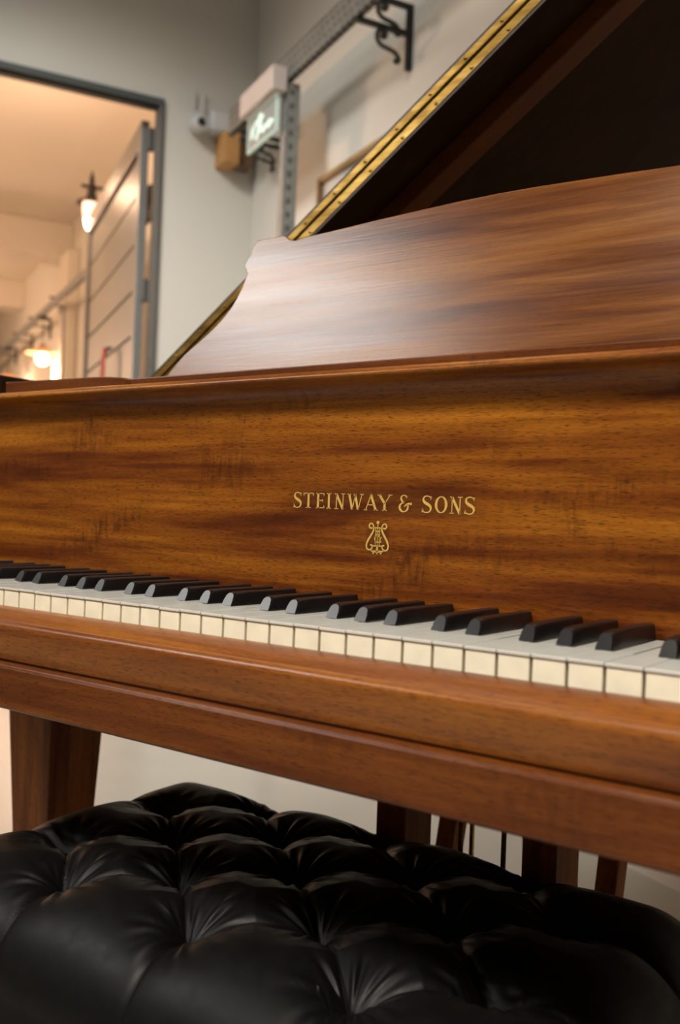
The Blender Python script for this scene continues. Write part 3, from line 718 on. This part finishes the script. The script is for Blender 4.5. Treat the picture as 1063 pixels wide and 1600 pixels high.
for x, y, r in btn:
    z = ZT - .010 + .012*(1-((x-BX)/HX)**2)*(1-((y-BY)/HY)**2) - .0405
    m = MB(); m.lathe([(.0055, -.004), (.0062, 0), (.0055, .0016), (.003, .0026), (.0004, .003)], (x, y, z+.001), (0, 0, 1), 12); m.build('button', M['leather'], CU, smooth=True)
zb = ZT - .010 - zdrop(0) - SK
m = MB(); m.box((BX-HX+.02, BY-HY+.02, zb-.055), (BX+HX-.02, BY+HY-.02, zb-.0005)); m.build('bench_apron', M['leg'], BN, bevel=.004)
for sx in (-1, 1):
    for sy in (-1, 1):
        cx, cy = BX+sx*(HX-.05), BY+sy*(HY-.05)
        m = MB(); m.frustum((cx, cy, 0), (.016, .016), (cx, cy, zb-.055), (.027, .027)); m.build('leg', M['leg'], BN, bevel=.002)
for sx in (-1, 1):
    m = MB(); cx = BX+sx*(HX-.02); m.lathe([(.010, 0), (.010, .02), (.026, .021), (.028, .03), (.026, .039), (.006, .042)], (cx, BY, zb-.028), (sx, 0, 0), 20); m.build('height_knob', M['black_iron'], BN, smooth=True)

# ================================================================== THINGS ON THE WALLS
def rthing(name, label, cat, u, w, z, group=None):
    return thing(name, label, cat, group=group, basis=Matrix.Translation(R3(u, w, z)))
def perforated(m, face_pts, nu):
    pass
# ---- cable tray in this room
T0, T1 = 1.135, 1.153
def tray(u0, u1, z0, z1, name, label, slots, group=None):
    t = rthing(name, label, 'cable tray', (u0+u1)/2, (T0+T1)/2, z0, group)
    m = MB(); rb(m, u0, T0, z0, u1, T0+.006, z1); rb(m, u0, T1-.006, z0, u1, T1, z1); rb(m, u0, T0, z0, u1, T1, z0+.006)
    rb(m, u0, T0, z1-.006, u1, T0+.014, z1); rb(m, u0, T1-.014, z1-.006, u1, T1, z1)
    m.xf(ROOM).build('tray_channel', M['galv_tray'] if slots else M['galv'], t, bevel=.001)
    return t
tray(.35, 3.16, 2.094, 2.180, 'cable_tray', 'perforated galvanised cable tray along the white wall above the piano', True, None)
tray(UD+.35, 12.6, 2.055, 2.105, 'cable_tray', 'long cable tray along the corridor wall seen through the doorway', False, None)
# ---- scrolled iron brackets
def scroll(m, cu, zt, s_):
    pass
def bracket(u, w_wall, zt, zb, zl, reach, label, detail=True, group='scrolled iron tray brackets', r=.0065):
    t = rthing('wall_bracket', label, 'bracket', u, w_wall, zb, group)
    m = MB(); rb(m, u-r, w_wall-.016, zb, u+r, w_wall-.0005, zt); m.xf(ROOM).build('back_bar', M['black_iron'], t, bevel=.001)
    for z in (zt-.012, zl):
        m = MB(); rb(m, u-r, w_wall-reach, z, u+r, w_wall-.016, z+.012); m.xf(ROOM).build('arm', M['black_iron'], t, bevel=.001)
    if detail:
        for z in (zt-.013, zl-.001):
            pts = [(.094, -.018), (.084, -.028), (.074, -.018), (.080, -.006), (.096, -.006), (.106, -.020), (.104, -.042), (.090, -.058), (.066, -.064), (.044, -.070), (.030, -.084), (.024, -.096), (.034, -.106), (.042, -.096)]
            pts = [(a*.85, b*.72) for a, b in pts]
            m = MB(); m.tube([RL(u, w_wall-.016-a, z+b) for a, b in spline(pts, 5)], .0078, 8); m.xf(ROOM).build('scroll', M['iron_grey'], t, smooth=True)
    return t
bracket(2.222, WR, 2.167, 1.992, 2.082, WR-T0-.002, 'black scrolled iron bracket high on the white wall, nearest the piano lid', r=.008)
bracket(3.06, WR, 2.083, 1.99, 2.045, .165, 'black scrolled iron bracket behind the exit sign near the corner')
for u, lab in ((6.49, 'first iron bracket on the corridor wall from the doorway, beside the conduit'), (7.31, 'second iron bracket along the corridor wall, behind the pendant lamp'), (8.08, 'third iron bracket along the corridor wall'), (8.9, 'fourth iron bracket along the corridor wall, farthest seen at left')):
    bracket(u, WR, 2.15, 2.005, 2.085, .165, lab, False, 'iron brackets in the corridor', r=.006)
# ---- vertical perforated post under the tray
t = rthing('steel_post', 'grey perforated steel post standing beneath the cable tray beside the exit sign', 'post', 2.68, 1.16, ZF)
m = MB(); rb(m, 2.66, 1.136, ZF, 2.664, 1.178, 2.092); rb(m, 2.66, 1.136, ZF, 2.70, 1.140, 2.092); rb(m, 2.66, 1.174, ZF, 2.70, 1.178, 2.092)
m.xf(ROOM).build('channel', M['galv_post'], t, bevel=.0006)
t = rthing('conduit', 'thin dark conduit standing against the corridor wall under its tray', 'pipe', 6.3, 1.2, ZF)
m = MB(); m.tube([RL(6.3, 1.2, ZF), RL(6.3, 1.2, 2.054)], .013, 10); m.xf(ROOM).build('pipe', M['galv'], t, smooth=True)
# ---- exit sign
t = rthing('exit_sign', 'lit exit sign plate with running man hanging under the cable tray', 'sign', 2.82, 1.11, 1.94)
m = MB(); rb(m, 2.655, 1.085, 2.0588, 2.925, 1.134, 2.132); m.xf(ROOM).build('sign_housing', M['pinkbox'], t, bevel=.004)
m = MB(); rb(m, 2.68, 1.1105, 1.948, 2.905, 1.118, 2.0565); m.xf(ROOM).build('sign_plate', M['plate'], t, bevel=.001)
m = MB(); e_ = .006
for a in ((2.676, 1.948, 2.682, 2.0565), (2.903, 1.948, 2.909, 2.0565), (2.676, 1.945, 2.909, 1.951), (2.676, 2.0525, 2.909, 2.0585)): rb(m, a[0], 1.1095, a[1], a[2], 1.119, a[3])
m.xf(ROOM).build('plate_edge', M['plate_rim'], t)
m = MB()
def sgn(x, y, h):     # x 0..1 from the left as seen (far end) to the right (near end), y 0..1 upward
    return RL(2.900 - x*.215, 1.1103 - h/K, 1.953 + y*.096)
q = lambda *a: [Vector(p) for p in a]
old = len(m.v)
for path, wd_ in (
    (arc(.44, .86, .03, .045, 0, 360, 14), .07), (q((.24, .70), (.40, .74), (.58, .75)), [.10, .16, .12]), (q((.44, .76), (.41, .30)), [.15, .17]),
    (q((.24, .70), (.17, .60), (.13, .30)), [.10, .13, .10]), (q((.40, .36), (.33, .26), (.32, .14)), [.14, .11, .09]),
    (q((.44, .42), (.56, .30), (.60, .20)), [.12, .10, .08]), (q((.58, .34), (.78, .34)), .17), (q((.76, .34), (.95, .34)), [.34, .05])):
    ribbon(m, path, wd_, .0012, sgn)
m.xf(ROOM).build('running_man_pictogram', M['pict'], t)
# ---- plywood box, junction box, camera in the corner
t = rthing('wooden_box', 'small open plywood box on the wall in the corner under the tray end', 'box', UD, 1.22, 2.07)
m = MB(); rb(m, UD-.10, 1.155, 2.040, UD-.001, 1.212, 2.150); m.xf(ROOM).build('box_body', M['plywood'], t, bevel=.002)
m = MB(); rb(m, UD-.07, 1.2125, 2.046, UD-.001, 1.275, 2.235); m.xf(ROOM).build('box_side', M['plywood_dark'], t, bevel=.002)
t = rthing('junction_box', 'white plastic junction box on the wall right of the security camera', 'box', UD, 1.168, 2.19)
m = MB(); rb(m, UD-.05, 1.120, 2.155, UD-.001, 1.195, 2.230); m.xf(ROOM).build('box_body', M['white_plastic'], t, bevel=.006)
m = MB(); rb(m, UD-.056, 1.127, 2.163, UD-.0505, 1.188, 2.222); m.xf(ROOM).build('box_cover', M['white_plastic'], t, bevel=.002)
t = rthing('security_camera', 'small white security camera with two antennas on the wall by the doorway', 'camera', UD, 1.10, 2.17)
m = MB(); rb(m, UD-.02, 1.055, 2.165, UD-.001, 1.095, 2.230); m.xf(ROOM).build('mount', M['white_plastic'], t, bevel=.004)
m = MB(); m.lathe([(.004, -.002), (.030, 0), (.034, .02), (.034, .085), (.028, .095), (.004, .097)], RL(UD-.015, 1.07, 2.170), Vector((-1, 0, -.10)), 22)
cb = m.xf(ROOM).build('camera_body', M['white_plastic'], t, smooth=True)
m = MB(); m.lathe([(.018, 0), (.019, .003), (.012, .006), (.001, .007)], RL(UD-.015-.0755, 1.07, 2.163), Vector((-1, 0, -.10)), 18); m.xf(ROOM).build('lens', M['lens'], cb, smooth=True)
for w in (1.060, 1.096):
    m = MB(); m.tube([RL(UD-.018, w, 2.222), RL(UD-.018, w+.002, 2.300)], .0055, 8); m.xf(ROOM).build('antenna', M['white_plastic'], t, smooth=True)
# ---- picture behind the lid
t = rthing('picture_frame', 'thin gilt picture frame on the white wall half hidden behind the lid', 'picture', 2.45, WR, 1.45)
m = MB(); a, b, c, d = 2.18, 2.74, 1.42, 1.850; f_ = .016
rb(m, a, WR-.022, c, a+f_, WR-.001, d); rb(m, b-f_, WR-.022, c, b, WR-.001, d); rb(m, a+f_, WR-.022, d-f_, b-f_, WR-.001, d); rb(m, a+f_, WR-.022, c, b-f_, WR-.001, c+f_)
m.xf(ROOM).build('frame', M['picframe'], t, bevel=.002)
m = MB(); rb(m, a+f_, WR-.008, c+f_, b-f_, WR-.001, d-f_); m.xf(ROOM).build('picture_sheet', M['picture'], t)

# ---- corridor lamps
def pendant(u, w, zc, zb, label, power):
    t = rthing('pendant_lamp', label, 'lamp', u, w, zc, 'pendant lamps in the corridor')
    m = MB(); m.lathe([(.055, 0), (.055, -.012), (.012, -.03), (.004, -.032)], RL(u, w, zc), (0, 0, 1), 18); m.xf(ROOM).build('canopy', M['black_iron'], t, smooth=True)
    m = MB(); m.tube([RL(u, w, zc-.02), RL(u, w, zb+.10)], .004, 6); m.xf(ROOM).build('cord', M['black_iron'], t)
    m = MB(); m.lathe([(.018, .10), (.030, .09), (.034, .04), (.028, .02)], RL(u, w, zb+.02), (0, 0, 1), 16); m.xf(ROOM).build('socket', M['picframe'], t, smooth=True)
    m = MB(); m.lathe([(.034, .075), (.06, .060), (.135, .022), (.138, .018), (.058, .056), (.030, .070)], RL(u, w, zb+.02), (0, 0, 1), 24); m.xf(ROOM).build('lamp_shade', M['shade_lit'], t, smooth=True)
    m = MB(); m.lathe([(.004, -.058), (.030, -.050), (.052, -.028), (.060, 0), (.052, .028), (.030, .05), (.02, .06)], RL(u, w, zb), (0, 0, 1), 20); m.xf(ROOM).build('bulb', M['bulb'], t, smooth=True)
    if power: point('pendant_glow', R3(u, w-.0, zb-.09), power, WARM, .05)
pendant(6.73, 1.15, 2.054, 1.770, 'glowing pendant lamp with flat shade hanging under the corridor tray', 14)
pendant(8.28, 1.15, 2.054, 1.760, 'farther pendant lamp in the corridor at the left picture edge', 14)
# bell shaped wall lamp just above the open leaf
t = rthing('wall_lamp', 'black iron lamp with bell glass shade above the open door leaf', 'lamp', 4.95, WR, 2.44)
lu, lw = 4.74, 1.012
m = MB(); rb(m, lu-.04, WR-.02, 2.29, lu+.04, WR-.001, 2.40); m.xf(ROOM).build('wall_plate', M['black_iron'], t, bevel=.004)
m = MB(); m.tube([RL(lu, WR-.02, 2.342), RL(lu, lw-.05, 2.342)], .010, 8); m.xf(ROOM).build('arm', M['black_iron'], t, smooth=True)
m = MB(); m.lathe([(.004, .17), (.010, .14), (.016, .12), (.016, .09), (.028, .08), (.026, .03), (.036, 0), (.036, -.01)], RL(lu, lw, 2.287), (0, 0, 1), 16); m.xf(ROOM).build('stem', M['black_iron'], t, smooth=True)
m = MB(); m.lathe([(.030, .012), (.085, -.010), (.088, -.022), (.060, -.020), (.020, .0)], RL(lu, lw, 2.277), (0, 0, 1), 24); m.xf(ROOM).build('shade_cap', M['black_iron'], t, smooth=True)
m = MB(); m.lathe([(.052, 0), (.051, -.04), (.046, -.08), (.040, -.10), (.004, -.11)], RL(lu, lw, 2.262), (0, 0, 1), 24); m.xf(ROOM).build('glass_shade', M['glass_lit'], t, smooth=True)
m = MB(); m.lathe([(.004, -.17), (.022, -.158), (.033, -.135), (.036, -.11), (.044, -.085), (.048, -.06)], RL(lu, lw, 2.262), (0, 0, 1), 20); m.xf(ROOM).build('bulb', M['bulb_strong'], t, smooth=True)
point('wall_lamp_glow', R3(lu-.25, lw-.25, 2.25), 10, WARM, .06)
t = rthing('wall_light', 'bright narrow wall light low on the corridor wall beside the conduit', 'lamp', 6.9, WR, 1.66)
m = MB(); rb(m, 6.84, WR-.012, 1.60, 6.94, WR-.001, 1.80); m.xf(ROOM).build('backplate', M['white_plastic'], t, bevel=.002)
m = MB(); rb(m, 6.85, WR-.05, 1.62, 6.93, WR-.012, 1.79); m.xf(ROOM).build('diffuser', M['bulb'], t, bevel=.008)
